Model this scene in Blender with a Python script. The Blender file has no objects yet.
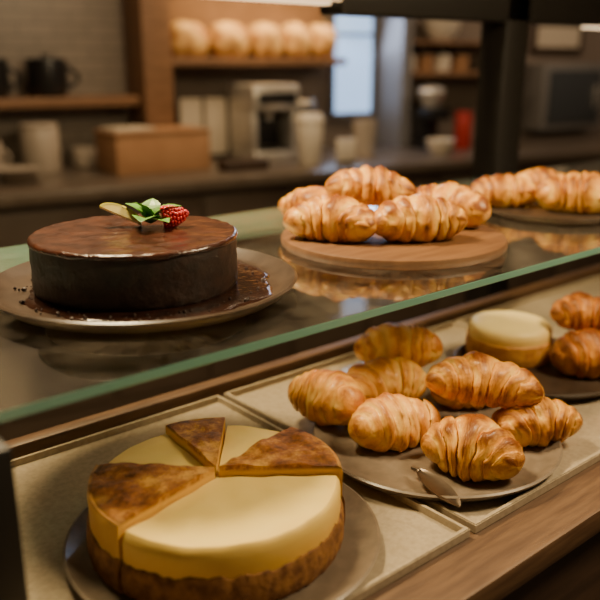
import bpy, bmesh, math, random
from mathutils import Vector, Matrix, noise, Euler
random.seed(4)
PI=math.pi
# ------------------------------------------------------------------ materials
def newmat(name):
    m=bpy.data.materials.new(name);m.use_nodes=True
    nt=m.node_tree;b=nt.nodes['Principled BSDF']
    return m,nt,b
def c4(c): return (c[0],c[1],c[2],1)
def M(name,c1,c2=None,scale=10,rough=.5,bump=0,bscale=40,metal=0,coat=0,detail=4,stretch=(1,1,1),lo=.35,hi=.65,sss=0,bdist=.002,spec=.5):
    m,nt,b=newmat(name);N=nt.nodes;L=nt.links
    tc=N.new('ShaderNodeTexCoord');mp=N.new('ShaderNodeMapping');mp.inputs['Scale'].default_value=stretch
    L.new(tc.outputs['Object'],mp.inputs['Vector'])
    b.inputs['Base Color'].default_value=c4(c1)
    b.inputs['Roughness'].default_value=rough;b.inputs['Metallic'].default_value=metal
    b.inputs['Coat Weight'].default_value=coat;b.inputs['Coat Roughness'].default_value=.15
    b.inputs['Specular IOR Level'].default_value=spec
    if sss:
        b.inputs['Subsurface Weight'].default_value=sss;b.inputs['Subsurface Radius'].default_value=(.02,.01,.004);b.inputs['Subsurface Scale'].default_value=.3
    if c2 is not None:
        n=N.new('ShaderNodeTexNoise');n.inputs['Scale'].default_value=scale;n.inputs['Detail'].default_value=detail
        L.new(mp.outputs[0],n.inputs['Vector'])
        r=N.new('ShaderNodeValToRGB');r.color_ramp.elements[0].position=lo;r.color_ramp.elements[1].position=hi
        r.color_ramp.elements[0].color=c4(c1);r.color_ramp.elements[1].color=c4(c2)
        L.new(n.outputs[0],r.inputs[0]);L.new(r.outputs[0],b.inputs['Base Color'])
    if bump:
        n=N.new('ShaderNodeTexNoise');n.inputs['Scale'].default_value=bscale;n.inputs['Detail'].default_value=5
        L.new(mp.outputs[0],n.inputs['Vector'])
        bp=N.new('ShaderNodeBump');bp.inputs['Strength'].default_value=bump;bp.inputs['Distance'].default_value=bdist
        L.new(n.outputs[0],bp.inputs['Height']);L.new(bp.outputs[0],b.inputs['Normal'])
    return m
def emit(name,c,s):
    m,nt,b=newmat(name);b.inputs['Base Color'].default_value=c4(c)
    b.inputs['Emission Color'].default_value=c4(c);b.inputs['Emission Strength'].default_value=s
    return m
def crust_mat(name,pale,gold,brown,shift=0.0):
    m,nt,b=newmat(name);N=nt.nodes;L=nt.links
    at=N.new('ShaderNodeAttribute');at.attribute_name='bake'
    sp=N.new('ShaderNodeSeparateColor');L.new(at.outputs['Color'],sp.inputs[0])
    mu=N.new('ShaderNodeMath');mu.operation='MULTIPLY';mu.inputs[1].default_value=9;L.new(sp.outputs[1],mu.inputs[0])
    cb=N.new('ShaderNodeCombineXYZ');L.new(mu.outputs[0],cb.inputs[0]);L.new(sp.outputs[2],cb.inputs[1])
    n=N.new('ShaderNodeTexNoise');n.inputs['Scale'].default_value=2.6;n.inputs['Detail'].default_value=6;n.inputs['Roughness'].default_value=.6
    L.new(cb.outputs[0],n.inputs['Vector'])
    mu2=N.new('ShaderNodeMath');mu2.operation='MULTIPLY';mu2.inputs[1].default_value=34;L.new(sp.outputs[1],mu2.inputs[0])
    cb2=N.new('ShaderNodeCombineXYZ');L.new(mu2.outputs[0],cb2.inputs[0]);L.new(sp.outputs[2],cb2.inputs[1])
    nl=N.new('ShaderNodeTexNoise');nl.inputs['Scale'].default_value=2.5;nl.inputs['Detail'].default_value=3;nl.inputs['Distortion'].default_value=.6
    L.new(cb2.outputs[0],nl.inputs['Vector'])
    tc=N.new('ShaderNodeTexCoord');n2=N.new('ShaderNodeTexNoise');n2.inputs['Scale'].default_value=65;n2.inputs['Detail'].default_value=7;n2.inputs['Roughness'].default_value=.66
    L.new(tc.outputs['Object'],n2.inputs['Vector'])
    a=N.new('ShaderNodeMath');a.operation='MULTIPLY_ADD';a.inputs[1].default_value=.6;L.new(n.outputs[0],a.inputs[0]);L.new(sp.outputs[0],a.inputs[2])
    a2=N.new('ShaderNodeMath');a2.operation='MULTIPLY_ADD';a2.inputs[1].default_value=1.25;L.new(n2.outputs[0],a2.inputs[0]);L.new(a.outputs[0],a2.inputs[2])
    a4=N.new('ShaderNodeMath');a4.operation='MULTIPLY_ADD';a4.inputs[1].default_value=.45;L.new(nl.outputs[0],a4.inputs[0]);L.new(a2.outputs[0],a4.inputs[2])
    a3=N.new('ShaderNodeMath');a3.operation='SUBTRACT';a3.inputs[1].default_value=1.12-shift;L.new(a4.outputs[0],a3.inputs[0])
    r=N.new('ShaderNodeValToRGB');cr=r.color_ramp
    cr.elements[0].position=.05;cr.elements[0].color=c4(pale);cr.elements[1].position=.92;cr.elements[1].color=c4(brown)
    e=cr.elements.new(.44);e.color=c4(gold)
    L.new(a3.outputs[0],r.inputs[0]);L.new(r.outputs[0],b.inputs['Base Color'])
    b.inputs['Roughness'].default_value=.42
    b.inputs['Coat Weight'].default_value=.22;b.inputs['Coat Roughness'].default_value=.25;b.inputs['Coat Tint'].default_value=(1,.85,.6,1)
    b.inputs['Specular Tint'].default_value=(1,.85,.6,1)
    b.inputs['Subsurface Weight'].default_value=.06;b.inputs['Subsurface Radius'].default_value=(.02,.01,.004);b.inputs['Subsurface Scale'].default_value=.3
    bp=N.new('ShaderNodeBump');bp.inputs['Strength'].default_value=.8;bp.inputs['Distance'].default_value=.0024
    ad=N.new('ShaderNodeMath');ad.operation='MULTIPLY_ADD';ad.inputs[1].default_value=1.0;L.new(n2.outputs[0],ad.inputs[0]);L.new(n.outputs[0],ad.inputs[2])
    ad2=N.new('ShaderNodeMath');ad2.operation='MULTIPLY_ADD';ad2.inputs[1].default_value=.45;L.new(nl.outputs[0],ad2.inputs[0]);L.new(ad.outputs[0],ad2.inputs[2])
    L.new(ad2.outputs[0],bp.inputs['Height']);L.new(bp.outputs[0],b.inputs['Normal'])
    return m
def glass_mat(name,tint,refl=1.45,gl=(1,1,1)):
    m=bpy.data.materials.new(name);m.use_nodes=True;nt=m.node_tree;nt.nodes.clear();N=nt.nodes;L=nt.links
    o=N.new('ShaderNodeOutputMaterial');mx=N.new('ShaderNodeMixShader');f=N.new('ShaderNodeFresnel');f.inputs[0].default_value=refl
    t=N.new('ShaderNodeBsdfTransparent');t.inputs[0].default_value=c4(tint)
    g=N.new('ShaderNodeBsdfGlossy');g.inputs['Roughness'].default_value=.04;g.inputs['Color'].default_value=c4(gl)
    L.new(f.outputs[0],mx.inputs[0]);L.new(t.outputs[0],mx.inputs[1]);L.new(g.outputs[0],mx.inputs[2])
    d=N.new('ShaderNodeBsdfDiffuse');d.inputs[0].default_value=(.5,.42,.33,1)
    tc=N.new('ShaderNodeTexCoord');n=N.new('ShaderNodeTexNoise');n.inputs['Scale'].default_value=9;n.inputs['Detail'].default_value=8;n.inputs['Roughness'].default_value=.7;L.new(tc.outputs['Object'],n.inputs[0])
    mr=N.new('ShaderNodeMapRange');mr.inputs[1].default_value=.42;mr.inputs[2].default_value=.80;mr.inputs[3].default_value=.0;mr.inputs[4].default_value=.09;L.new(n.outputs[0],mr.inputs[0])
    m2=N.new('ShaderNodeMixShader');L.new(mr.outputs[0],m2.inputs[0]);L.new(mx.outputs[0],m2.inputs[1]);L.new(d.outputs[0],m2.inputs[2]);L.new(m2.outputs[0],o.inputs[0])
    return m

# ------------------------------------------------------------------ mesh helpers
def finish(bm,name,mats,smooth=True,angle=40):
    bmesh.ops.recalc_face_normals(bm,faces=bm.faces)
    me=bpy.data.meshes.new(name);bm.to_mesh(me);bm.free()
    for m in (mats if isinstance(mats,(list,tuple)) else [mats]): me.materials.append(m)
    if smooth:
        for p in me.polygons: p.use_smooth=True
        me.set_sharp_from_angle(angle=math.radians(angle))
    return me
def obj(name,me,loc=(0,0,0),rot=(0,0,0),parent=None,label=None,cat=None,group=None,kind=None,scale=(1,1,1)):
    o=bpy.data.objects.new(name,me);bpy.context.scene.collection.objects.link(o)
    o.location=loc;o.rotation_euler=rot;o.scale=scale
    if parent is not None: o.parent=parent
    if label: o['label']=label
    if cat: o['category']=cat
    if group: o['group']=group
    if kind: o['kind']=kind
    return o
def bx(bm,x0,x1,y0,y1,z0,z1,bev=0,seg=2,mi=0):
    r=bmesh.ops.create_cube(bm,size=1)
    vs=r['verts']
    for v in vs:
        v.co=Vector(((x0+x1)/2+v.co.x*(x1-x0),(y0+y1)/2+v.co.y*(y1-y0),(z0+z1)/2+v.co.z*(z1-z0)))
    fs=set(f for v in vs for f in v.link_faces)
    for f in fs: f.material_index=mi
    if bev:
        es=list(set(e for v in vs for e in v.link_edges))
        bmesh.ops.bevel(bm,geom=es,offset=bev,segments=seg,affect='EDGES',profile=.5)
def box(name,mat,x0,x1,y0,y1,z0,z1,bev=.002):
    bm=bmesh.new();bx(bm,x0,x1,y0,y1,z0,z1,bev);return finish(bm,name,mat)
def lathe_into(bm,prof,seg=64,a0=0,a1=None,fn=None,mi=0,off=(0,0,0)):
    full=a1 is None
    n=seg if full else seg+1
    if full: a1=a0+2*PI
    cols=[]
    for j in range(n):
        a=a0+(a1-a0)*j/seg
        col=[]
        for (r,z) in prof:
            rr,zz=(r,z) if fn is None else fn(r,z,a)
            col.append((rr,zz,a))
        cols.append(col)
    vcols=[];cache={}
    for col in cols:
        vc=[]
        for k,(r,z,a) in enumerate(col):
            if r<1e-6:
                if k not in cache: cache[k]=bm.verts.new((off[0],off[1],z+off[2]))
                vc.append(cache[k])
            else: vc.append(bm.verts.new((off[0]+r*math.cos(a),off[1]+r*math.sin(a),z+off[2])))
        vcols.append(vc)
    m=len(prof)
    for j in range(seg):
        A=vcols[j];B=vcols[(j+1)%n]
        for k in range(m-1):
            q=[A[k],B[k],B[k+1],A[k+1]];u=[]
            for v in q:
                if v not in u:u.append(v)
            if len(u)>2:
                try: f=bm.faces.new(u);f.material_index=mi
                except ValueError: pass
    if not full:
        for vc in (vcols[0],vcols[-1]):
            u=[]
            for v in vc:
                if v not in u:u.append(v)
            try: f=bm.faces.new(u);f.material_index=mi
            except ValueError: pass
def lathe(name,mat,prof,seg=64,a0=0,a1=None,fn=None,angle=40):
    bm=bmesh.new();lathe_into(bm,prof,seg,a0,a1,fn);return finish(bm,name,mat,angle=angle)
def plate_prof(R,rim=.018,t=.005,foot=.55,lip=.03):
    return [(0,t),(R-lip,t),(R-lip*.55,t+.003),(R-.006,rim),(R-.003,rim+.0015),(R,rim),(R-.003,rim-.005),(R-lip*.6,.001),(R*foot+.02,.0),(0,0)]
def tube(bm,pts,r,seg=10,mi=0):
    rings=[]
    for i,p in enumerate(pts):
        p=Vector(p)
        d=(Vector(pts[min(i+1,len(pts)-1)])-Vector(pts[max(i-1,0)])).normalized()
        u=d.orthogonal().normalized() if i==0 else (rings_u-d*rings_u.dot(d)).normalized()
        rings_u=u;w=d.cross(u)
        rr=r[i] if isinstance(r,(list,tuple)) else r
        rings.append([bm.verts.new(p+(u*math.cos(2*PI*k/seg)+w*math.sin(2*PI*k/seg))*rr) for k in range(seg)])
    for a,b in zip(rings[:-1],rings[1:]):
        for k in range(seg):
            f=bm.faces.new((a[k],a[(k+1)%seg],b[(k+1)%seg],b[k]));f.material_index=mi
    for e in (rings[0],rings[-1]):
        f=bm.faces.new(e);f.material_index=mi

def croissant_mesh(seed,L=.14,R=.032,bend=1.5,amp=.22,flat=.9,mat=None,tip=.6,nt=170,na=64,skew=.09):
    rnd=random.Random(seed);ph=rnd.uniform(0,6.28)
    bnd=[0,.27+rnd.uniform(-.05,.05),.54+rnd.uniform(-.05,.05),.79+rnd.uniform(-.03,.03),1.3]
    sa=[[rnd.uniform(.94,1.07) for _ in range(7)] for _ in range(2)]
    shift=rnd.uniform(-.14,.14)
    bm=bmesh.new();rows=[];data=[]
    so=Vector((seed*3.1,seed*1.7,0))
    Ra=L/bend
    for i in range(nt):
        s=-1+2*i/(nt-1);row=[]
        env=max(0.0,1-abs(s)**2.0)**tip
        phi=s*bend/2
        c=Vector((Ra*math.sin(phi),Ra*(math.cos(phi)-math.cos(bend/2)*.5-.5),0));nrm=Vector((math.sin(phi),math.cos(phi),0))
        for j in range(na):
            a=2*PI*j/na
            nz=noise.noise(Vector((s*2.2,math.cos(a)*1.3,math.sin(a)*1.3))+so)
            nz2=noise.noise(Vector((s*5,math.cos(a)*3.,math.sin(a)*3.))+so)
            nz3=noise.noise(Vector((s*14,math.cos(a)*7,math.sin(a)*7))+so)
            s2=s+shift*(1-s*s)
            sp=s2+skew*math.sin(a+ph)*(1 if s2>0 else -1)*min(1,abs(s2)*3)+.09*nz+.035*nz2+.008*nz3
            aa=abs(sp);k=0
            while k<3 and aa>bnd[k+1]:k+=1
            f=(aa-bnd[k])/(bnd[k+1]-bnd[k]);f=min(max(f,0),1)
            if k==0:f=.40+.60*f
            bul=(1-f**10)*(.50+.50*math.sin(PI*min(1,.9*f**.7)))
            g=(f*2.3+.3*nz2)%1.0
            r=R*env*sa[0 if sp<0 else 1][k]*(1-amp+amp*bul+.09*nz+.04*nz2+.012*nz3-.022*g)
            z=r*math.sin(a)*flat
            lim=-.62*R
            if z<lim:z=lim+(z-lim)*.12
            p=c+nrm*(r*math.cos(a));p.z=z-lim+R*.045
            row.append(bm.verts.new(p))
            up=.5+.5*math.sin(a)
            data.append((max(0,min(1,(.0+.80*bul*bul*(.30+.70*up)+.15*(1-env)+.6*nz-.12*g))),sp*.5+.5,math.cos(a)*.5+.5))
        rows.append(row)
    for a,b in zip(rows[:-1],rows[1:]):
        for j in range(na): bm.faces.new((a[j],a[(j+1)%na],b[(j+1)%na],b[j]))
    me=finish(bm,'croissant',mat,angle=75)
    ca=me.color_attributes.new('bake','FLOAT_COLOR','POINT')
    for i,d in enumerate(data): ca.data[i].color=(d[0],d[1],d[2],1)
    return me

# ------------------------------------------------------------------ palettes
m_dark=M('dark_metal_paint',(.010,.008,.006),rough=.45)
m_wood=M('case_wood',(.085,.042,.02),(.14,.075,.036),scale=14,rough=.5,stretch=(1,9,9),bump=.15,bscale=30)
m_wood2=M('shelf_wood',(.16,.08,.036),(.24,.125,.06),scale=9,rough=.55,stretch=(1,8,8))
m_woodd=M('dark_wood',(.030,.015,.008),(.05,.026,.014),scale=9,rough=.55,stretch=(1,8,8))
m_cab=M('cabinet_paint',(.070,.046,.030),(.085,.060,.04),scale=5,rough=.6)
m_tray=M('tray_enamel',(.42,.345,.245),(.345,.28,.195),scale=160,rough=.20,bump=.06,bscale=25,detail=6)
m_plate_d=M('dark_stoneware',(.040,.026,.017),(.062,.042,.029),scale=40,rough=.32,bump=.05)
m_plate_g=M('taupe_stoneware',(.15,.115,.085),(.20,.155,.115),scale=60,rough=.32,bump=.05)
m_board=M('round_board_wood',(.115,.050,.018),(.17,.080,.030),scale=10,rough=.5,stretch=(1,7,1),bump=.1)
m_glass=glass_mat('shelf_glass',(.95,.96,.93))
m_gedge,_nt,_b=newmat('glass_edge');_b.inputs['Base Color'].default_value=(.22,.48,.38,1);_b.inputs['Roughness'].default_value=.10;_b.inputs['Alpha'].default_value=.75
m_cake=M('chocolate_sponge',(.013,.005,.003),(.026,.010,.005),scale=60,rough=.5,bump=.9,bscale=110,bdist=.0018)
m_glaze=M('chocolate_glaze',(.034,.010,.005),(.075,.025,.012),scale=45,rough=.24,bump=.9,bscale=90,coat=.45,bdist=.002,detail=8,lo=.4,hi=.66)
m_sauce=M('chocolate_sauce',(.016,.007,.005),(.03,.012,.007),scale=60,rough=.12,bump=.7,bscale=60)
m_crumb=M('chocolate_crumb',(.025,.010,.006),rough=.6)
m_berry=M('raspberry_red',(.60,.012,.018),(.36,.006,.01),scale=60,rough=.3,coat=.2,sss=.1)
m_mint=M('mint_green',(.05,.17,.015),(.12,.30,.04),scale=60,rough=.4,bump=.5,bscale=150,sss=.1)
m_lime=M('lemon_flesh',(.95,.80,.30),(.92,.74,.22),scale=80,rough=.35,sss=.2)
m_limer=M('lemon_rind',(.70,.66,.12),rough=.4)
m_croi=crust_mat('croissant_crust',(.88,.55,.12),(.70,.31,.040),(.22,.060,.008),.0)
m_croi_p=crust_mat('pale_croissant_crust',(.92,.58,.15),(.80,.38,.058),(.42,.14,.02),-.05)
m_puff=crust_mat('dark_pastry_crust',(.70,.33,.06),(.46,.16,.025),(.17,.045,.008),.08)
m_crust=M('biscuit_crust',(.15,.055,.013),(.33,.145,.036),scale=90,rough=.75,bump=.9,bscale=160,bdist=.0018)

def cheese_mat(name,inner,outer,R,mottle=None,h=.06):
    m,nt,b=newmat(name);N=nt.nodes;L=nt.links
    tc=N.new('ShaderNodeTexCoord');s=N.new('ShaderNodeSeparateXYZ');L.new(tc.outputs['Object'],s.inputs[0])
    cb=N.new('ShaderNodeCombineXYZ');L.new(s.outputs[0],cb.inputs[0]);L.new(s.outputs[1],cb.inputs[1])
    ln=N.new('ShaderNodeVectorMath');ln.operation='LENGTH';L.new(cb.outputs[0],ln.inputs[0])
    n=N.new('ShaderNodeTexNoise');n.inputs['Scale'].default_value=28;n.inputs['Detail'].default_value=6;n.inputs['Roughness'].default_value=.6
    L.new(tc.outputs['Object'],n.inputs['Vector'])
    mz0=N.new('ShaderNodeMapRange');mz0.inputs[1].default_value=h*.97;mz0.inputs[2].default_value=h*.55;L.new(s.outputs[2],mz0.inputs[0])
    ma=N.new('ShaderNodeMath');ma.operation='MULTIPLY_ADD';ma.inputs[1].default_value=R*.22;L.new(n.outputs[0],ma.inputs[0]);L.new(ln.outputs['Value'],ma.inputs[2])
    mr=N.new('ShaderNodeMapRange');mr.inputs[1].default_value=R*.96;mr.inputs[2].default_value=R*1.16;mr.inputs[4].default_value=.55;L.new(ma.outputs[0],mr.inputs[0])
    sm=N.new('ShaderNodeMath');sm.operation='MULTIPLY_ADD';sm.inputs[1].default_value=.7;sm.use_clamp=True;L.new(mz0.outputs[0],sm.inputs[0]);L.new(mr.outputs[0],sm.inputs[2])
    r=N.new('ShaderNodeMix');r.data_type='RGBA';L.new(sm.outputs[0],r.inputs[0]);r.inputs[6].default_value=c4(inner);r.inputs[7].default_value=c4(outer)
    out=r.outputs[2]
    if mottle:
        n3=N.new('ShaderNodeTexNoise');n3.inputs['Scale'].default_value=36;n3.inputs['Detail'].default_value=9;n3.inputs['Roughness'].default_value=.8
        L.new(tc.outputs['Object'],n3.inputs['Vector'])
        mb=N.new('ShaderNodeMath');mb.operation='MULTIPLY_ADD';mb.inputs[1].default_value=1.0;L.new(ln.outputs['Value'],mb.inputs[0]);L.new(n3.outputs[0],mb.inputs[2])
        rr=N.new('ShaderNodeValToRGB');cr=rr.color_ramp;cr.elements[0].position=.46;cr.elements[0].color=c4(mottle[0]);cr.elements[1].position=.72;cr.elements[1].color=c4(mottle[2])
        e=cr.elements.new(.57);e.color=c4(mottle[1]);L.new(mb.outputs[0],rr.inputs[0])
        mz=N.new('ShaderNodeMapRange');mz.inputs[1].default_value=h-.008;mz.inputs[2].default_value=h-.004;L.new(s.outputs[2],mz.inputs[0])
        mx=N.new('ShaderNodeMix');mx.data_type='RGBA';L.new(mz.outputs[0],mx.inputs[0]);mx.inputs[6].default_value=c4(inner);L.new(rr.outputs[0],mx.inputs[7])
        out=mx.outputs[2]
    L.new(out,b.inputs['Base Color']);b.inputs['Roughness'].default_value=.42
    b.inputs['Specular Tint'].default_value=(1,.9,.65,1)
    b.inputs['Subsurface Weight'].default_value=.08;b.inputs['Subsurface Radius'].default_value=(.02,.012,.005);b.inputs['Subsurface Scale'].default_value=.3
    bp=N.new('ShaderNodeBump');bp.inputs['Strength'].default_value=1.0 if mottle else .4;bp.inputs['Distance'].default_value=.003 if mottle else .002
    L.new(n3.outputs[0] if mottle else n.outputs[0],bp.inputs['Height']);L.new(bp.outputs[0],b.inputs['Normal'])
    return m

# ------------------------------------------------------------------ display case
SH=1.135   # top of glass shelf
DK=.90     # deck
case=obj('display_case',None,(1.1,.69,0),label='dark-framed bakery display case with wooden deck and glass shelf',cat='display case')
cx,cy=1.1,.69
def cpart(name,me,label=None): return obj(name,me,(-cx,-cy,0),parent=case,label=label)
cpart('base',box('base',m_woodd,-.3,2.5,.42,.96,0,DK-.04,.004),'dark wooden base cabinet')
cpart('deck',box('deck',m_wood,-.32,2.52,.402,.985,DK-.04,DK-.006,.005),'warm brown wooden deck')
cpart('rail',box('rail',m_wood,-.3,2.5,.960,.985,DK-.006,DK+.018,.004),'wooden back rail')
cpart('post',box('post',m_dark,.115,.186,.548,.618,DK-.006,SH-.0105,.003),'dark upright post')
cpart('post',box('post',m_dark,1.615,1.70,1.165,1.24,0,1.60,.003))
cpart('top_bar',box('top_bar',m_dark,1.10,2.6,1.165,1.235,1.484,1.60,.003),'dark top rail')
bm=bmesh.new();bx(bm,.78,1.10,1.17,1.23,1.506,1.60,.002,mi=1);bx(bm,.80,1.09,1.19,1.21,1.500,1.506,0,mi=0)
cpart('light_strip',finish(bm,'light_strip',[emit('led_warm',(1,.68,.36),2.0),m_dark]),'glowing warm light strip')
bm=bmesh.new();bx(bm,2.0,2.5,1.19,1.21,1.480,1.484,0)
cpart('light_strip',finish(bm,'light_strip',emit('led_warm_b',(1,.72,.42),2.5)),'glowing warm light strip')

bm=bmesh.new();bx(bm,.175,2.5,.593,1.163,SH-.010,SH,.0012,2)
for f in bm.faces:
    if abs(f.normal.z)<.8: f.material_index=1
obj('glass_shelf',finish(bm,'glass_shelf',[m_glass,m_gedge],smooth=False),label='thick clear glass shelf with green polished edge',cat='shelf')

def tray(x0,x1,y0,y1):
    bm=bmesh.new()
    bx(bm,x0,x1,y0,y1,0,.012,.0)
    top=[f for f in bm.faces if f.normal.z>.9][0]
    r=bmesh.ops.inset_region(bm,faces=[top],thickness=.006)
    r2=bmesh.ops.inset_region(bm,faces=[top],thickness=.004)
    for v in top.verts: v.co.z-=.009
    es=[e for e in bm.edges if e.calc_length()>.05]
    bmesh.ops.bevel(bm,geom=es,offset=.0012,segments=2,affect='EDGES')
    return finish(bm,'serving_tray',m_tray,angle=30)
for (x0,x1) in ((.09,.643),(.653,1.203),(1.213,1.76)):
    obj('serving_tray',tray(-(x1-x0)/2,(x1-x0)/2,-.242,.242),((x0+x1)/2,.708,DK-.006),label='speckled beige enamel serving tray with raised lip',cat='tray',group='beige trays on the deck')
TZ=DK-.006+.003   # tray inner surface

# ------------------------------------------------------------------ chocolate cake
obj('plate',lathe('plate',m_plate_d,plate_prof(.182,.016,.006,lip=.028),96),(.460,.826,SH),label='dark brown stoneware plate under a chocolate cake',cat='plate')
PZ=SH+.006
def sf(r,z,a):
    if r<.02: return r,z
    n=noise.noise(Vector((math.cos(a)*2.2,math.sin(a)*2.2,.3)))+.5*noise.noise(Vector((math.cos(a)*7,math.sin(a)*7,2)))
    return r*(1+.08*n),z
obj('chocolate_sauce',lathe('chocolate_sauce',m_sauce,[(0,.0025),(.10,.0025),(.138,.0025),(.145,.0015),(.147,0),(0,0)],120,fn=sf),(.464,.818,PZ),label='glossy dark chocolate sauce pooled around the cake',cat='sauce')
KX,KY=.453,.834
cake=obj('chocolate_cake',None,(KX,KY,PZ+.0005),label='round flourless chocolate cake with glossy glazed top',cat='cake')
def cf(r,z,a):
    if r<.1:return r,z
    return r+.0012*noise.noise(Vector((math.cos(a)*9,math.sin(a)*9,z*90))),z
ZT=.0635
obj('body',lathe('body',m_cake,[(0,0),(.116,0),(.119,.003)]+[(.120,.006+.0056*i) for i in range(9)]+[(.119,ZT-.005),(0,ZT-.005)],128,fn=cf),parent=cake)
def gf(r,z,a):
    n=noise.noise(Vector((math.cos(a)*r*60,math.sin(a)*r*60,1)))+.5*noise.noise(Vector((math.cos(a)*r*160,math.sin(a)*r*160,1)))
    if z<ZT-.003 and r>.1: return r,z+.0025*noise.noise(Vector((math.cos(a)*6,math.sin(a)*6,4)))
    return r,z+.0013*n
obj('glaze',lathe('glaze',m_glaze,[(0,ZT)]+[(.006*i,ZT) for i in range(1,20)]+[(.1165,ZT+.0007),(.1195,ZT),(.1215,ZT-.0025),(.1212,ZT-.005),(.1195,ZT-.006),(0,ZT-.006)],160,fn=gf,angle=60),parent=cake,label='shiny brown chocolate glaze')
CT=PZ+ZT+.0007
bm=bmesh.new();rnd=random.Random(3)
for i in range(110):
    a=rnd.uniform(0,2*PI);r=rnd.uniform(.128,.150);s=rnd.uniform(.001,.003)
    mm=Matrix.Translation((r*math.cos(a),r*math.sin(a),s*.6))@Euler((rnd.random()*3,rnd.random()*3,0)).to_matrix().to_4x4()@Matrix.Diagonal((s,s*rnd.uniform(.6,1),s*.8,1))
    bmesh.ops.create_icosphere(bm,subdivisions=1,radius=1,matrix=mm)
obj('chocolate_crumbs',finish(bm,'crumbs',m_crumb),(KX+.005,KY-.006,PZ+.001),label='scattered dark chocolate crumbs on the plate',cat='crumbs',kind='stuff')
# raspberry
bm=bmesh.new();rnd=random.Random(8)
for k in range(8):
    t=k/7;zz=.026*t-.013;rr=.0120*math.sqrt(max(.05,1-(t*1.05-.22)**2*1.35))*(1-.20*t)
    n=max(4,int(2*PI*rr/.0050))
    for j in range(n):
        a=2*PI*(j+.5*(k%2))/n
        bmesh.ops.create_icosphere(bm,subdivisions=2,radius=.0031,matrix=Matrix.Translation((rr*math.cos(a),rr*math.sin(a),zz+rnd.uniform(-.0004,.0004))))
bmesh.ops.create_icosphere(bm,subdivisions=2,radius=.004,matrix=Matrix.Translation((0,0,.0135)))
bmesh.ops.create_icosphere(bm,subdivisions=2,radius=.0105,matrix=Matrix.Translation((0,0,0)))
obj('raspberry',finish(bm,'raspberry',m_berry,angle=80),(KX+.054,KY-.004,CT+.0138),(math.radians(80),0,math.radians(60)),label='ripe red raspberry resting on the chocolate cake',cat='raspberry')
# mint
def leaf(L,W,curl,fold=.25):
    bm=bmesh.new();n=16;rows=[]
    for i in range(n+1):
        t=i/n;w=W*(math.sin(PI*min(1,t**.8))**.8)*(1+.10*math.sin(i*2.6)) if 0<i<n else 0.0003
        z=curl*math.sin(PI*t)*L
        rows.append([bm.verts.new((L*t,w*s,z+abs(s)*w*fold+(.0006 if abs(s) in (.5,) else 0))) for s in (-1,-.5,0,.5,1)])
    for a,b in zip(rows[:-1],rows[1:]):
        for j in range(4): bm.faces.new((a[j],a[j+1],b[j+1],b[j]))
    me=finish(bm,'leaf',m_mint,angle=80);return me
mint=obj('mint_sprig',None,(KX+.030,KY+.014,CT),label='fresh green mint sprig garnishing the chocolate cake',cat='mint')
for (ang,L,W,ti,dz) in ((225,.044,.017,-14,.004),(130,.038,.014,-35,.006),(-35,.042,.015,-24,.008),(50,.034,.013,-45,.007),(275,.038,.014,-10,.004),(180,.032,.012,-52,.007)):
    obj('leaf',leaf(L,W,.12),(0,0,dz),(0,math.radians(ti),math.radians(ang)),parent=mint)
# fruit slice
bm=bmesh.new()
n=24;prof=[]
for i in range(n+1):
    a=PI*i/n
    prof.append((.027*math.cos(a),.012*math.sin(a)))
for mi,(k0,k1,z0,z1) in enumerate(((0,.86,-.004,.004),(.86,1.0,-.0042,.0042))):
    for i in range(n):
        q=[]
        for z in (z0,z1):
            for (ii,kk) in ((i,k0),(i,k1),(i+1,k1),(i+1,k0)):
                q.append(bm.verts.new((prof[ii][0]*kk,prof[ii][1]*kk,z)))
        for f in ((0,1,2,3),(4,5,6,7),(0,1,5,4),(1,2,6,5),(2,3,7,6),(3,0,4,7)):
            try:
                fa=bm.faces.new([q[x] for x in f]);fa.material_index=mi
            except ValueError: pass
bmesh.ops.remove_doubles(bm,verts=bm.verts,dist=.00005)
obj('citrus_wedge',finish(bm,'citrus',[m_lime,m_limer],angle=50),(KX+.003,KY+.038,CT+.0135),(math.radians(60),math.radians(24),math.radians(-40)),label='thin pale yellow citrus wedge with green rind',cat='fruit slice')

# ------------------------------------------------------------------ board + croissants
obj('serving_board',lathe('board',m_board,[(0,.014),(.164,.014),(.1675,.0125),(.169,.009),(.169,.004),(.167,0),(0,0)],96),(.875,.812,SH),label='round reddish-brown wooden serving board holding croissants',cat='serving board')
BZ=SH+.014
def cro(x,y,z,rz,L,R,seed,bend=1.4,tilt=0,roll=0,mat=None,amp=.24,label='golden flaky butter croissant',group=None,tip=.6,name='croissant'):
    me=croissant_mesh(seed,L,R,bend,amp,mat=mat or m_croi,tip=tip)
    return obj(name,me,(x,y,z),(math.radians(roll),math.radians(tilt),math.radians(rz)),label=label,cat='croissant',group=group)
G1='croissants on the round wooden board'
cro(.838,.948,BZ,-72,.135,.037,11,1.1,group=G1,label='golden croissant with flaky ridges on the board')
cro(.768,.835,BZ,-60,.150,.041,12,1.9,group=G1,label='golden croissant at the board edge, ends curled')
cro(.864,.752,BZ,-30,.150,.044,13,1.5,group=G1,label='plump golden croissant with browned ridges')
cro(.980,.800,BZ,-72,.150,.043,14,1.4,group=G1,label='golden croissant leaning beside the others')
cro(.890,.878,BZ+.032,-38,.150,.038,15,1.2,tilt=5,group=G1,label='golden croissant piled on top of the others')
obj('plate',lathe('plate',m_plate_d,plate_prof(.135,.012,.005,lip=.02),96),(1.285,.795,SH),label='dark round plate holding croissants on the glass shelf',cat='plate')
G2='croissants on the dark plate on the glass shelf'
cro(1.232,.872,SH+.005,-40,.135,.038,21,1.3,group=G2,label='golden croissant on the dark plate')
cro(1.285,.758,SH+.005,-60,.14,.046,22,1.5,group=G2,label='golden croissant with bulging ridges on the dark plate')
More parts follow.
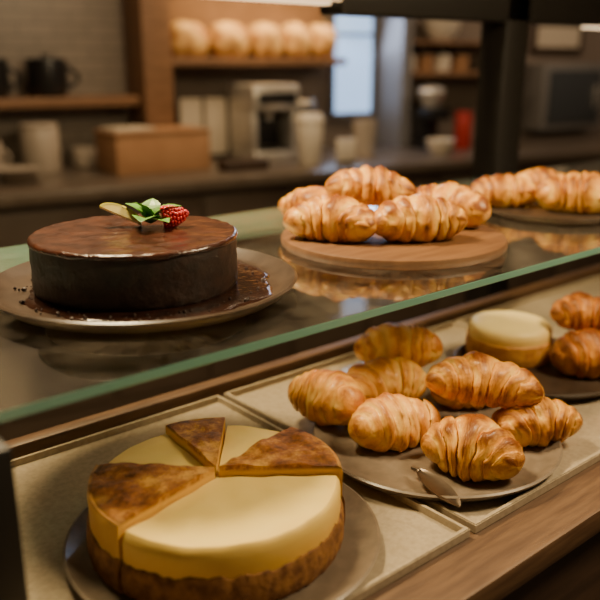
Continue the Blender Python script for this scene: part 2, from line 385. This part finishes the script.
cro(1.348,.868,SH+.005,-30,.13,.040,23,1.2,group=G2,label='golden croissant at the back of the dark plate')

# ------------------------------------------------------------------ cheesecake
obj('plate',lathe('plate',m_plate_g,plate_prof(.169,.014,.006,lip=.024),96),(.430,.632,TZ),label='taupe stoneware plate under a sliced cheesecake',cat='plate')
KR=.133;KH=.067
m_pale=cheese_mat('cheesecake_pale',(.95,.72,.22),(.84,.50,.09),KR,None,KH)
BH=.013
m_brown=cheese_mat('cheesecake_browned',(.86,.50,.10),(.66,.30,.055),KR,((.78,.42,.08),(.40,.14,.024),(.095,.025,.006)),KH+BH)
kc=obj('cheesecake',None,(.430,.643,TZ+.0062),label='sliced baked cheesecake, pale and browned wedges on biscuit crust',cat='cheesecake')
base=math.radians(-40.4)
def wedge(a0,a1,brown,dz=0,out=0,i=0):
    A0=base+math.radians(a0);A1=base+math.radians(a1);mid=(A0+A1)/2
    H=KH+(BH if brown else 0)
    def fn(r,z,a):
        if z>H-.004:
            z+=(.0036 if brown else .0018)*noise.noise(Vector((r*math.cos(a)*38,r*math.sin(a)*38,i)))
            if brown: z+=.0014*noise.noise(Vector((r*math.cos(a)*120,r*math.sin(a)*120,i)))-.004*(r/KR)**3
        if brown and z>H-.02 and r>KR-.001: r-=.002*noise.noise(Vector((a*8,z*50,i)))
        return r,z
    sl=obj('slice',None,(out*math.cos(mid),out*math.sin(mid),dz),parent=kc,label='browned baked cheesecake slice' if brown else 'pale creamy cheesecake slice')
    prof=[(0,H)]+[(KR*k/26,H) for k in range(1,26)]+[(KR-.004,H-.0012),(KR-.0012,H-.005),(KR,H-.012),(KR,H-.022),(KR,.03),(KR-.002,.012),(0,.012)]
    e=.016 if brown else .003
    obj('filling',lathe('filling',m_brown if brown else m_pale,prof,max(10,int((a1-a0)/1.3)),A0+e,A1-e,fn),parent=sl)
    def crf(r,z,a):
        if r>.1: r+=.0015*noise.noise(Vector((math.cos(a)*22,math.sin(a)*22,z*80)));z=z+(.006*noise.noise(Vector((math.cos(a)*9,math.sin(a)*9,3)))+.002*noise.noise(Vector((math.cos(a)*40,math.sin(a)*40,3))) if z>.024 else 0)
        return r,z
    cp=[(0,0),(KR+.001,0),(KR+.0035,.004),(KR+.004,.012),(KR+.004,.02),(KR+.0035,.030),(KR+.0015,.036),(KR-.003,.038),(KR-.003,.012),(0,.012)]
    obj('crust',lathe('crust',m_crust,cp,max(10,int((a1-a0)/1.2)),A0+e,A1-e,crf),parent=sl)
wedge(55,90,False,i=1)
wedge(90,124,True,.0,.003,i=2)
wedge(124,172,False,i=3)
wedge(172,233,True,.0,0.002,i=4)
wedge(233,362,False,i=5)
wedge(2,55,True,.0,.003,i=6)

# ------------------------------------------------------------------ lower pastries
obj('plate',lathe('plate',m_plate_g,plate_prof(.165,.017,.008,lip=.03),96),(.775,.63,TZ+.002),label='taupe stoneware plate piled with croissants',cat='plate')
LZ=TZ+.0105
G3='croissants on the taupe plate'
cro(.698,.768,LZ+.006,-75,.120,.044,31,1.1,mat=m_croi_p,amp=.17,tip=.5,group=G3,label='plump pale golden croissant at the plate edge')
cro(.725,.655,LZ,-22,.13,.042,32,1.2,mat=m_croi_p,amp=.18,tip=.5,group=G3,label='plump golden croissant with soft ridges')
cro(.737,.542,LZ,-68,.130,.044,33,1.4,mat=m_croi,group=G3,label='golden croissant with browned ridges at the plate front')
cro(.876,.538,LZ,-28,.13,.039,34,1.3,mat=m_croi,group=G3,label='golden croissant with a broad smooth end')
cro(.812,.755,LZ,-20,.135,.044,35,1.0,mat=m_croi_p,amp=.17,tip=.5,group=G3,label='pale golden croissant behind the pile')
cro(.885,.800,LZ+.030,-40,.140,.041,36,1.1,mat=m_croi_p,amp=.17,tip=.5,group=G3,label='pale golden croissant on top of the pile')
cro(.832,.600,LZ+.047,-50,.165,.041,37,1.4,tilt=4,mat=m_croi,group=G3,label='long golden ridged croissant on top of the pile')
cro(.905,.670,LZ,-30,.13,.038,38,1.1,mat=m_croi,group=G3,label='golden croissant tucked in the pile')
# cake server
srv=obj('cake_server',None,(.668,.536,TZ+.0195),(0,math.radians(-6),math.radians(78)),label='small dark metal cake server resting on the plate rim',cat='cake server')
m_metal=M('dark_steel',(.16,.12,.09),(.22,.17,.13),scale=30,rough=.35,metal=1)
bm=bmesh.new();n=20;rows=[]
for i in range(n+1):
    t=i/n;w=.0135*math.sin(PI*min(1,t*.97+.015))**.6
    rows.append([bm.verts.new((-.042+.08*t,w*s,.002*(s*s)+zz)) for zz in (0,.0016) for s in (-1,-.5,0,.5,1)])
for a,b in zip(rows[:-1],rows[1:]):
    for j in range(4):
        bm.faces.new((a[j],a[j+1],b[j+1],b[j]));bm.faces.new((a[j+5],a[j+6],b[j+6],b[j+5]))
    bm.faces.new((a[0],b[0],b[5],a[5]));bm.faces.new((a[4],b[4],b[9],a[9]))
bm.faces.new(rows[0][:5]+rows[0][5:][::-1]);bm.faces.new(rows[-1][:5]+rows[-1][5:][::-1])
obj('blade',finish(bm,'blade',m_metal),parent=srv)
bm=bmesh.new();tube(bm,[(.034,0,.001),(.038,0,.001),(.043,0,-.001),(.048,0,-.002)],[.003,.003,.003,.003])
obj('handle',finish(bm,'handle',m_metal),parent=srv)

# small cheesecake + dark plate + pastries
obj('plate',lathe('plate',m_plate_d,plate_prof(.14,.016,.007,lip=.025),96),(1.115,.695,TZ+.002),label='dark plate holding a small cake and a brown pastry',cat='plate')
sc=obj('small_cheesecake',None,(1.130,.766,TZ+.0092),label='small round cheesecake with pale top and golden side',cat='cheesecake')
m_pale2=cheese_mat('small_cake_pale',(.98,.78,.34),(.88,.54,.12),.075,None,.058)
obj('filling',lathe('filling',m_pale2,[(0,.067),(.03,.066),(.055,.063),(.066,.059),(.0705,.053),(.071,.044),(.071,.025),(.069,.006),(0,.006)],72),parent=sc)
obj('crust',lathe('crust',M('golden_cake_side',(.46,.18,.03),(.62,.30,.06),scale=60,rough=.6,bump=.5,bscale=100),[(0,0),(.071,0),(.0735,.004),(.074,.02),(.073,.036),(.070,.039),(.069,.006),(0,.006)],72),parent=sc)
G4='brown pastries on the dark plate'
cro(1.155,.625,TZ+.009,-40,.13,.048,41,.9,mat=m_puff,amp=.30,group=G4,label='dark browned flaky pastry on the plate',name='pastry')
cro(1.19,.660,TZ+.070,-50,.12,.038,42,.9,mat=m_puff,amp=.30,group=G4,label='browned flaky pastry stacked on another',name='pastry')

# ------------------------------------------------------------------ back bar frame (rotated)
AB=math.radians(-10.4);UX=(math.cos(AB),math.sin(AB));NX=(-math.sin(AB),math.cos(AB))
def W(u,n,z): return (u*UX[0]+n*NX[0],u*UX[1]+n*NX[1],z)
def bobj(name,me,u,n,z,rz=0,**k): return obj(name,me,W(u,n,z),(0,0,AB+math.radians(rz)),**k)
WN=3.7
m_wall=M('plaster_wall',(.17,.13,.10),(.205,.16,.125),scale=3,rough=.8)
m_floor=M('floor_boards',(.12,.08,.055),(.16,.11,.075),scale=4,rough=.5,stretch=(1,6,1))
m_ceil=M('ceiling_paint',(.16,.135,.11),rough=.9)
def struct(name,mat,u0,u1,n0,n1,z0,z1): 
    return obj(name,box(name,mat,u0,u1,n0,n1,z0,z1,0),(0,0,0),(0,0,AB),kind='structure')
struct('wall_back',m_wall,-2.2,6.0,WN,WN+.1,0,2.7)
struct('wall_left',m_wall,-2.3,-2.2,-1.5,WN+.1,0,2.7)
struct('wall_right',m_wall,6.0,6.1,-1.5,WN+.1,0,2.7)
struct('floor',m_floor,-2.3,6.1,-1.5,WN+.1,-.05,0)
struct('ceiling',m_ceil,-2.3,6.1,-1.5,WN+.1,2.7,2.75)
m_tile,nt,b=newmat('brown_grey_tiles')
tc=nt.nodes.new('ShaderNodeTexCoord');mp=nt.nodes.new('ShaderNodeMapping');mp.inputs['Rotation'].default_value=(PI/2,0,0)
br=nt.nodes.new('ShaderNodeTexBrick');br.inputs['Scale'].default_value=1;br.inputs['Brick Width'].default_value=.15;br.inputs['Row Height'].default_value=.05;br.inputs['Mortar Size'].default_value=.003
br.inputs['Color1'].default_value=(.19,.155,.12,1);br.inputs['Color2'].default_value=(.22,.18,.14,1);br.inputs['Mortar'].default_value=(.12,.095,.075,1)
nt.links.new(tc.outputs['Object'],mp.inputs[0]);nt.links.new(mp.outputs[0],br.inputs['Vector']);nt.links.new(br.outputs[0],b.inputs['Base Color']);b.inputs['Roughness'].default_value=.35
struct('trim_1',m_tile,-2.2,1.22,WN-.012,WN,.95,2.7)

# counter
m_top=M('bar_worktop',(.10,.075,.055),(.13,.10,.075),scale=20,rough=.28)
obj('worktop',box('worktop',m_top,-1.6,4.9,2.9,WN-.013,.905,.95,.006),(0,0,0),(0,0,AB),label='long dark polished worktop along the back bar',cat='worktop')
for i in range(8):
    u0=-1.6+i*.8125
    cb=bobj('cabinet',None,u0+.406,3.3,0,label='dark painted base cabinet under the back bar',cat='cabinet',group='back bar cabinets')
    obj('body',box('body',m_cab,-.405,.405,-.36,.385,0,.904,.003),parent=cb)
    for s in (-1,1):
        d=obj('door',box('door',m_cab,-.19,.19,-.018,0,.1,.88,.004),(s*.2,-.361,0),parent=cb)
        obj('handle',box('handle',m_dark,-.008,.008,-.04,-.018,.6,.75,.003),(-s*.15,0,0),parent=d)

def shelf(name,u0,u1,n0,z,t,mat,label):
    return obj(name,box(name,mat,u0,u1,n0,WN-.013,z-t,z,.003),(0,0,0),(0,0,AB),label=label,cat='shelf')
shelf('wall_shelf',-.9,1.2,3.48,1.25,.04,m_wood2,'wooden wall shelf holding dark coffee pots')
su=bobj('shelf_unit',None,1.8,WN-.013,0,label='wooden shelf unit with bread loaves and warm light',cat='shelf')
obj('side_panel',box('side_panel',m_wood2,-.59,-.46,-.25,0,.951,2.2,.003),parent=su)
obj('shelf',box('shelf',m_wood2,-.46,.45,-.25,0,1.375,1.41,.003),parent=su)
obj('back_panel',box('back_panel',M('warm_back_panel',(.20,.105,.05),(.24,.13,.065),scale=8,rough=.7),-.46,.45,-.012,0,1.41,1.72,0),parent=su)
obj('reflection_blocker',box('reflection_blocker',m_woodd,-.46,.45,-.25,0,1.72,2.2,.003),parent=su)  # unseen dark box added above the loaves to dim the glass shelf's reflection

m_loaf=M('bread_crust',(.28,.11,.022),(.66,.42,.15),scale=14,rough=.75,bump=.5,bscale=40,bdist=.004,lo=.36,hi=.64)
rnd=random.Random(5)
for (u,w) in ((1.455,.102),(1.667,.098),(1.857,.080),(2.02,.073),(2.172,.072)):
    bm=bmesh.new();bmesh.ops.create_icosphere(bm,subdivisions=4,radius=1)
    off=Vector((u*9,0,0))
    hh=rnd.uniform(.078,.10)
    for v in bm.verts:
        p=v.co.copy();sx=lambda q,e:math.copysign(abs(q)**e,q)
        q=Vector((sx(p.x,.85),sx(p.y,.8),sx(p.z,.85)))
        q*=1+.08*noise.noise(p*1.8+off)
        groove=math.exp(-((p.x*.6+p.y*.5)/.12)**2)*max(0,p.z)*.18
        z=q.z*hh*(1-groove)
        v.co=Vector((q.x*w,q.y*.10,max(z,-.07)+.07))
    bobj('bread_loaf',finish(bm,'bread_loaf',m_loaf,angle=80),u,3.565,1.4105,0,label='crusty flour-dusted bread loaf on the wooden shelf',cat='bread',group='bread loaves on the shelf')

bw=bobj('window_1',None,2.44,WN-.03,0,kind='structure')
obj('pane',box('pane',emit('evening_sky_glass',(.32,.50,.80),1.7),-.12,.12,0,.012,1.13,2.3,0),parent=bw)
bm=bmesh.new()
for a in ((-.14,-.12,1.10,2.3),(.12,.14,1.10,2.3),(-.12,.12,1.10,1.13),(-.12,.12,1.52,1.535)): bx(bm,a[0],a[1],-.015,.025,a[2],a[3])
obj('frame',finish(bm,'frame',M('window_frame_paint',(.10,.09,.085),rough=.5)),parent=bw)
struct('trim_2',M('column_paint',(.16,.155,.16),rough=.5),2.60,2.66,3.45,WN,.951,2.7)
shelf('wall_shelf',2.68,3.45,3.48,1.34,.025,m_wood2,'slim wooden shelf holding storage jars')
shelf('wall_shelf',2.68,3.45,3.50,1.50,.02,m_wood2,'slim upper wooden shelf holding a bowl')

# counter goods
m_white=M('white_ceramic',(.64,.56,.45),(.70,.62,.50),scale=10,rough=.35)
m_cream=M('cream_ceramic',(.36,.30,.235),(.42,.35,.28),scale=10,rough=.4)
m_black=M('black_glaze',(.012,.011,.011),rough=.3)
m_card=M('cardboard',(.32,.16,.07),(.37,.195,.09),scale=10,rough=.8)
m_paper=M('cream_paper',(.52,.44,.33),rough=.8)
m_steel=M('brushed_steel',(.58,.54,.48),(.66,.62,.55),scale=20,rough=.38,metal=.7)
m_red=M('red_paint',(.35,.02,.015),rough=.4)
CZ=.95
def mug(u,n,z,r,h,mat,label,cat='mug',handle=True,hr=0,**k):
    m=bobj(cat.replace(' ','_'),None,u,n,z,hr,label=label,cat=cat,**k)
    obj('body',lathe('body',mat,[(0,0),(r*.8,0),(r*.9,h*.05),(r,h*.25),(r,h*.9),(r*.97,h),(r*.9,h*.98),(r*.92,h*.3),(r*.8,h*.08),(0,h*.08)],40),parent=m)
    if handle:
        bm=bmesh.new();tube(bm,[(r*.95+r*.6*math.sin(PI*i/10),0,h*(.2+.6*i/10)) for i in range(11)],r*.11)
        obj('handle',finish(bm,'handle',mat),parent=m)
    return m
def pot(u,n,z,r,h,label):
    p=mug(u,n,z,r,h,m_black,label,cat='coffee pot')
    obj('lid',lathe('lid',m_black,[(0,h*1.13),(r*.15,h*1.12),(r*.15,h*1.06),(r*.7,h*1.03),(r*.93,h*.985),(0,h*.985)],40),parent=p)
pot(.60,3.58,1.25,.075,.155,'black ceramic coffee pot on the wall shelf')
pot(.83,3.58,1.25,.085,.155,'black coffee pot with side handle on the wall shelf')
def canister(u,n,r,h,mat,label,lidm,z=CZ):
    c=bobj('canister',None,u,n,z,label=label,cat='canister')
    obj('body',lathe('body',mat,[(0,0),(r*.95,0),(r,.006),(r,h*.86),(r*.94,h*.9),(0,h*.9)],48),parent=c)
    obj('lid',lathe('lid',lidm,[(0,h),(r*.9,h),(r*.98,h*.98),(r*.98,h*.9),(0,h*.9)],48),parent=c)
canister(.75,3.46,.078,.2,m_cream,'pale ceramic canister on the worktop',m_cream)
mug(.95,3.52,CZ,.055,.085,m_cream,'pale ceramic cup standing on the worktop',hr=20)
for i in range(4):
    bobj('saucer',lathe('saucer',m_cream,[(0,.006),(.05,.006),(.085,.016),(.088,.016),(.055,.0),(0,0)],40),.60,3.2,CZ+i*.0125,label='pale saucer in a small stack on the worktop',cat='saucer',group='stacked pale saucers')
mug(.54,3.42,CZ,.05,.14,m_cream,'tall pale mug on the worktop')
cbx=bobj('cardboard_box',None,1.18,3.29,CZ,4,label='brown cardboard box with paper on top',cat='box')
obj('body',box('body',m_card,-.21,.21,-.12,.12,0,.165,.004),parent=cbx)
bm=bmesh.new();bx(bm,-.217,.217,-.128,-.002,.166,.170,.001);bx(bm,-.217,.217,.002,.128,.166,.170,.001)
obj('flap',finish(bm,'flap',m_card),parent=cbx)
bobj('paper',box('paper',m_paper,-.09,.09,-.07,.07,0,.012,.002),1.07,3.29,CZ+.1705,12,label='folded cream paper napkins on the cardboard box',cat='paper')
for u in (1.47,1.595):
    c=bobj('card_stand',None,u,3.56,CZ,label='cream card in a small dark stand',cat='card stand',group='cream cards on the worktop')
    obj('base',box('base',m_black,-.04,.04,-.03,.03,0,.02,.003),parent=c)
    obj('card',box('card',m_paper,-.055,.055,-.003,.003,.02,.28,.001),parent=c)
bobj('wooden_block',box('wooden_block',m_woodd,-.10,.10,-.05,.05,0,.045,.004),1.51,3.1,CZ,label='dark wooden block lying on the worktop',cat='block')
c=bobj('card_stand',None,2.0,3.05,CZ,label='small white price card in a stand',cat='card stand')
obj('base',box('base',m_black,-.04,.04,-.025,.025,0,.012,.002),parent=c)
obj('card',box('card',m_white,-.05,.05,-.003,.003,.012,.115,.001),parent=c)
cm=bobj('coffee_machine',None,1.765,3.40,CZ,label='silver countertop coffee machine with dark drip bay',cat='coffee machine')
bm=bmesh.new();bx(bm,-.115,.115,-.13,.13,0,.05,.008);bx(bm,-.115,.115,.02,.13,.05,.25,.006);bx(bm,-.12,.12,-.14,.13,.23,.345,.015)
bx(bm,-.115,-.09,-.12,.03,.045,.24,.004);bx(bm,.09,.115,-.12,.03,.045,.24,.004)
obj('body',finish(bm,'body',m_steel),parent=cm)
obj('panel',box('panel',m_black,-.095,.095,-.146,-.139,.26,.31,.003),parent=cm)
obj('bay',box('bay',m_black,-.088,.088,.008,.02,.06,.225,.002),parent=cm)
obj('spout',lathe('spout',m_steel,[(0,0),(.018,0),(.024,.03),(.024,.05),(0,.05)],24),(0,-.05,.185),parent=cm)
obj('drip_tray',box('drip_tray',m_black,-.088,.088,-.12,.0,.05,.056,.002),parent=cm)
tb=bobj('tumbler',None,1.84,3.10,CZ,label='white lidded tumbler standing on the worktop',cat='tumbler')
obj('body',lathe('body',m_white,[(0,0),(.045,0),(.048,.004),(.062,.19),(.06,.195),(0,.195)],40),parent=tb)
obj('lid',lathe('lid',m_white,[(0,.225),(.05,.225),(.056,.215),(.066,.2),(.066,.192),(0,.192)],40),parent=tb)
canister(2.02,3.5,.075,.26,m_black,'dark metal canister behind the tumbler',m_steel)
bobj('drinking_glass',lathe('drinking_glass',m_cream,[(0,0),(.045,0),(.06,.17),(.057,.17),(.043,.006),(0,.006)],40),2.27,3.3,CZ,label='pale frosted drinking glass on the worktop',cat='glass')
gr=bobj('coffee_grinder',None,2.74,3.38,CZ,label='dark coffee grinder with a domed hopper',cat='coffee grinder')
bm=bmesh.new();bx(bm,-.075,.075,-.10,.09,0,.03,.008);bx(bm,-.065,.065,-.0,.085,.03,.2,.015);bx(bm,-.07,.07,-.09,.09,.15,.215,.018)
obj('body',finish(bm,'body',m_black),parent=gr)
obj('hopper',lathe('hopper',m_steel,[(0,0),(.04,0),(.075,.08),(.07,.095),(.03,.11),(0,.112)],36),(0,0,.212),parent=gr)
bobj('bowl',lathe('bowl',m_white,[(0,0),(.035,0),(.06,.03),(.072,.075),(.069,.075),(.055,.032),(0,.008)],40),2.60,3.12,CZ,label='white ceramic bowl on the worktop',cat='bowl')
canister(2.90,3.3,.045,.19,m_red,'red tin canister on the worktop',m_red)
for i,u in enumerate((2.74,2.86,2.98,3.11)):
    j=bobj('storage_jar',None,u,3.6,1.34,label='small pale storage jar with dark lid on the shelf',cat='jar',group='storage jars on the shelf')
    obj('body',lathe('body',[m_white,m_card][i%2],[(0,0),(.045,0),(.05,.01),(.05,.08),(.04,.09),(0,.09)],32),parent=j)
    obj('lid',lathe('lid',m_black,[(0,.108),(.04,.108),(.043,.09),(0,.09)],32),parent=j)
bobj('bowl',lathe('bowl',m_white,[(0,0),(.05,0),(.09,.04),(.11,.11),(.105,.11),(.085,.045),(0,.01)],40),2.95,3.58,1.50,label='large pale mixing bowl on the upper shelf',cat='bowl')
pf=bobj('picture_frame',None,3.95,WN-.002,1.53,label='small framed print on the wall',cat='picture')
obj('frame',box('frame',m_woodd,-.22,.22,-.025,0,-.09,.10,.003),parent=pf)
obj('print',box('print',m_paper,-.18,.18,-.028,-.0245,-.055,.065,0),parent=pf)
wc=bobj('wall_cabinet',None,3.98,WN-.002,0,label='grey wall cabinet with glazed dark door',cat='cabinet')
obj('body',box('body',M('grey_paint',(.16,.15,.14),rough=.5),-.27,.27,-.16,0,.99,1.38,.005),parent=wc)
d=obj('door',box('door',M('smoked_glass',(.05,.055,.06),rough=.1),-.22,.22,-.172,-.16,1.03,1.34,.003),parent=wc)
obj('handle',box('handle',m_steel,.17,.18,-.19,-.17,1.12,1.25,.002),parent=d)

# ------------------------------------------------------------------ lights
def area(name,loc,target,size,power,col,sy=None):
    l=bpy.data.lights.new(name,'AREA');l.energy=power;l.color=col;l.size=size
    if sy: l.shape='RECTANGLE';l.size_y=sy
    o=bpy.data.objects.new(name,l);bpy.context.scene.collection.objects.link(o);o.location=loc
    o.rotation_euler=(Vector(target)-Vector(loc)).to_track_quat('-Z','Y').to_euler();return o
WARM=(1,.75,.42)
area('key_lamp',(.45,1.2,2.15),(.65,.75,1.0),.28,46,WARM)
area('front_fill',(1.35,.0,2.15),(.95,.7,.95),.35,28,(1,.76,.44))  # added fill light, not a lamp of the shop; brightens the lower-right pastries
area('shelf_lamp',W(1.85,3.42,1.70),W(1.85,3.6,1.45),.8,4.6,(1,.66,.31),.06)
area('bar_lamp',W(1.4,2.6,2.6),W(1.4,3.5,1.0),1.6,25,(1,.73,.45),.5)
area('bar_lamp_b',W(3.8,2.4,2.6),W(3.8,3.5,1.2),1.0,17,(1,.75,.52),.5)
area('window_light',W(2.44,3.62,1.6),W(2.2,2.0,1.0),.22,7,(.60,.74,1),.8)
w=bpy.data.worlds.new('world');bpy.context.scene.world=w;w.use_nodes=True
w.node_tree.nodes['Background'].inputs[0].default_value=(1,.77,.50,1);w.node_tree.nodes['Background'].inputs[1].default_value=.08

# ------------------------------------------------------------------ camera
cam=bpy.data.cameras.new('camera');co=bpy.data.objects.new('camera',cam);bpy.context.scene.collection.objects.link(co)
co.location=(0,0,1.4);co.rotation_euler=(PI/2-math.atan(.3),0,math.radians(49.6-90))
cam.sensor_width=36;cam.lens=48;cam.clip_start=.02
cam.dof.use_dof=True;cam.dof.focus_distance=.96;cam.dof.aperture_fstop=2.8
bpy.context.scene.camera=co
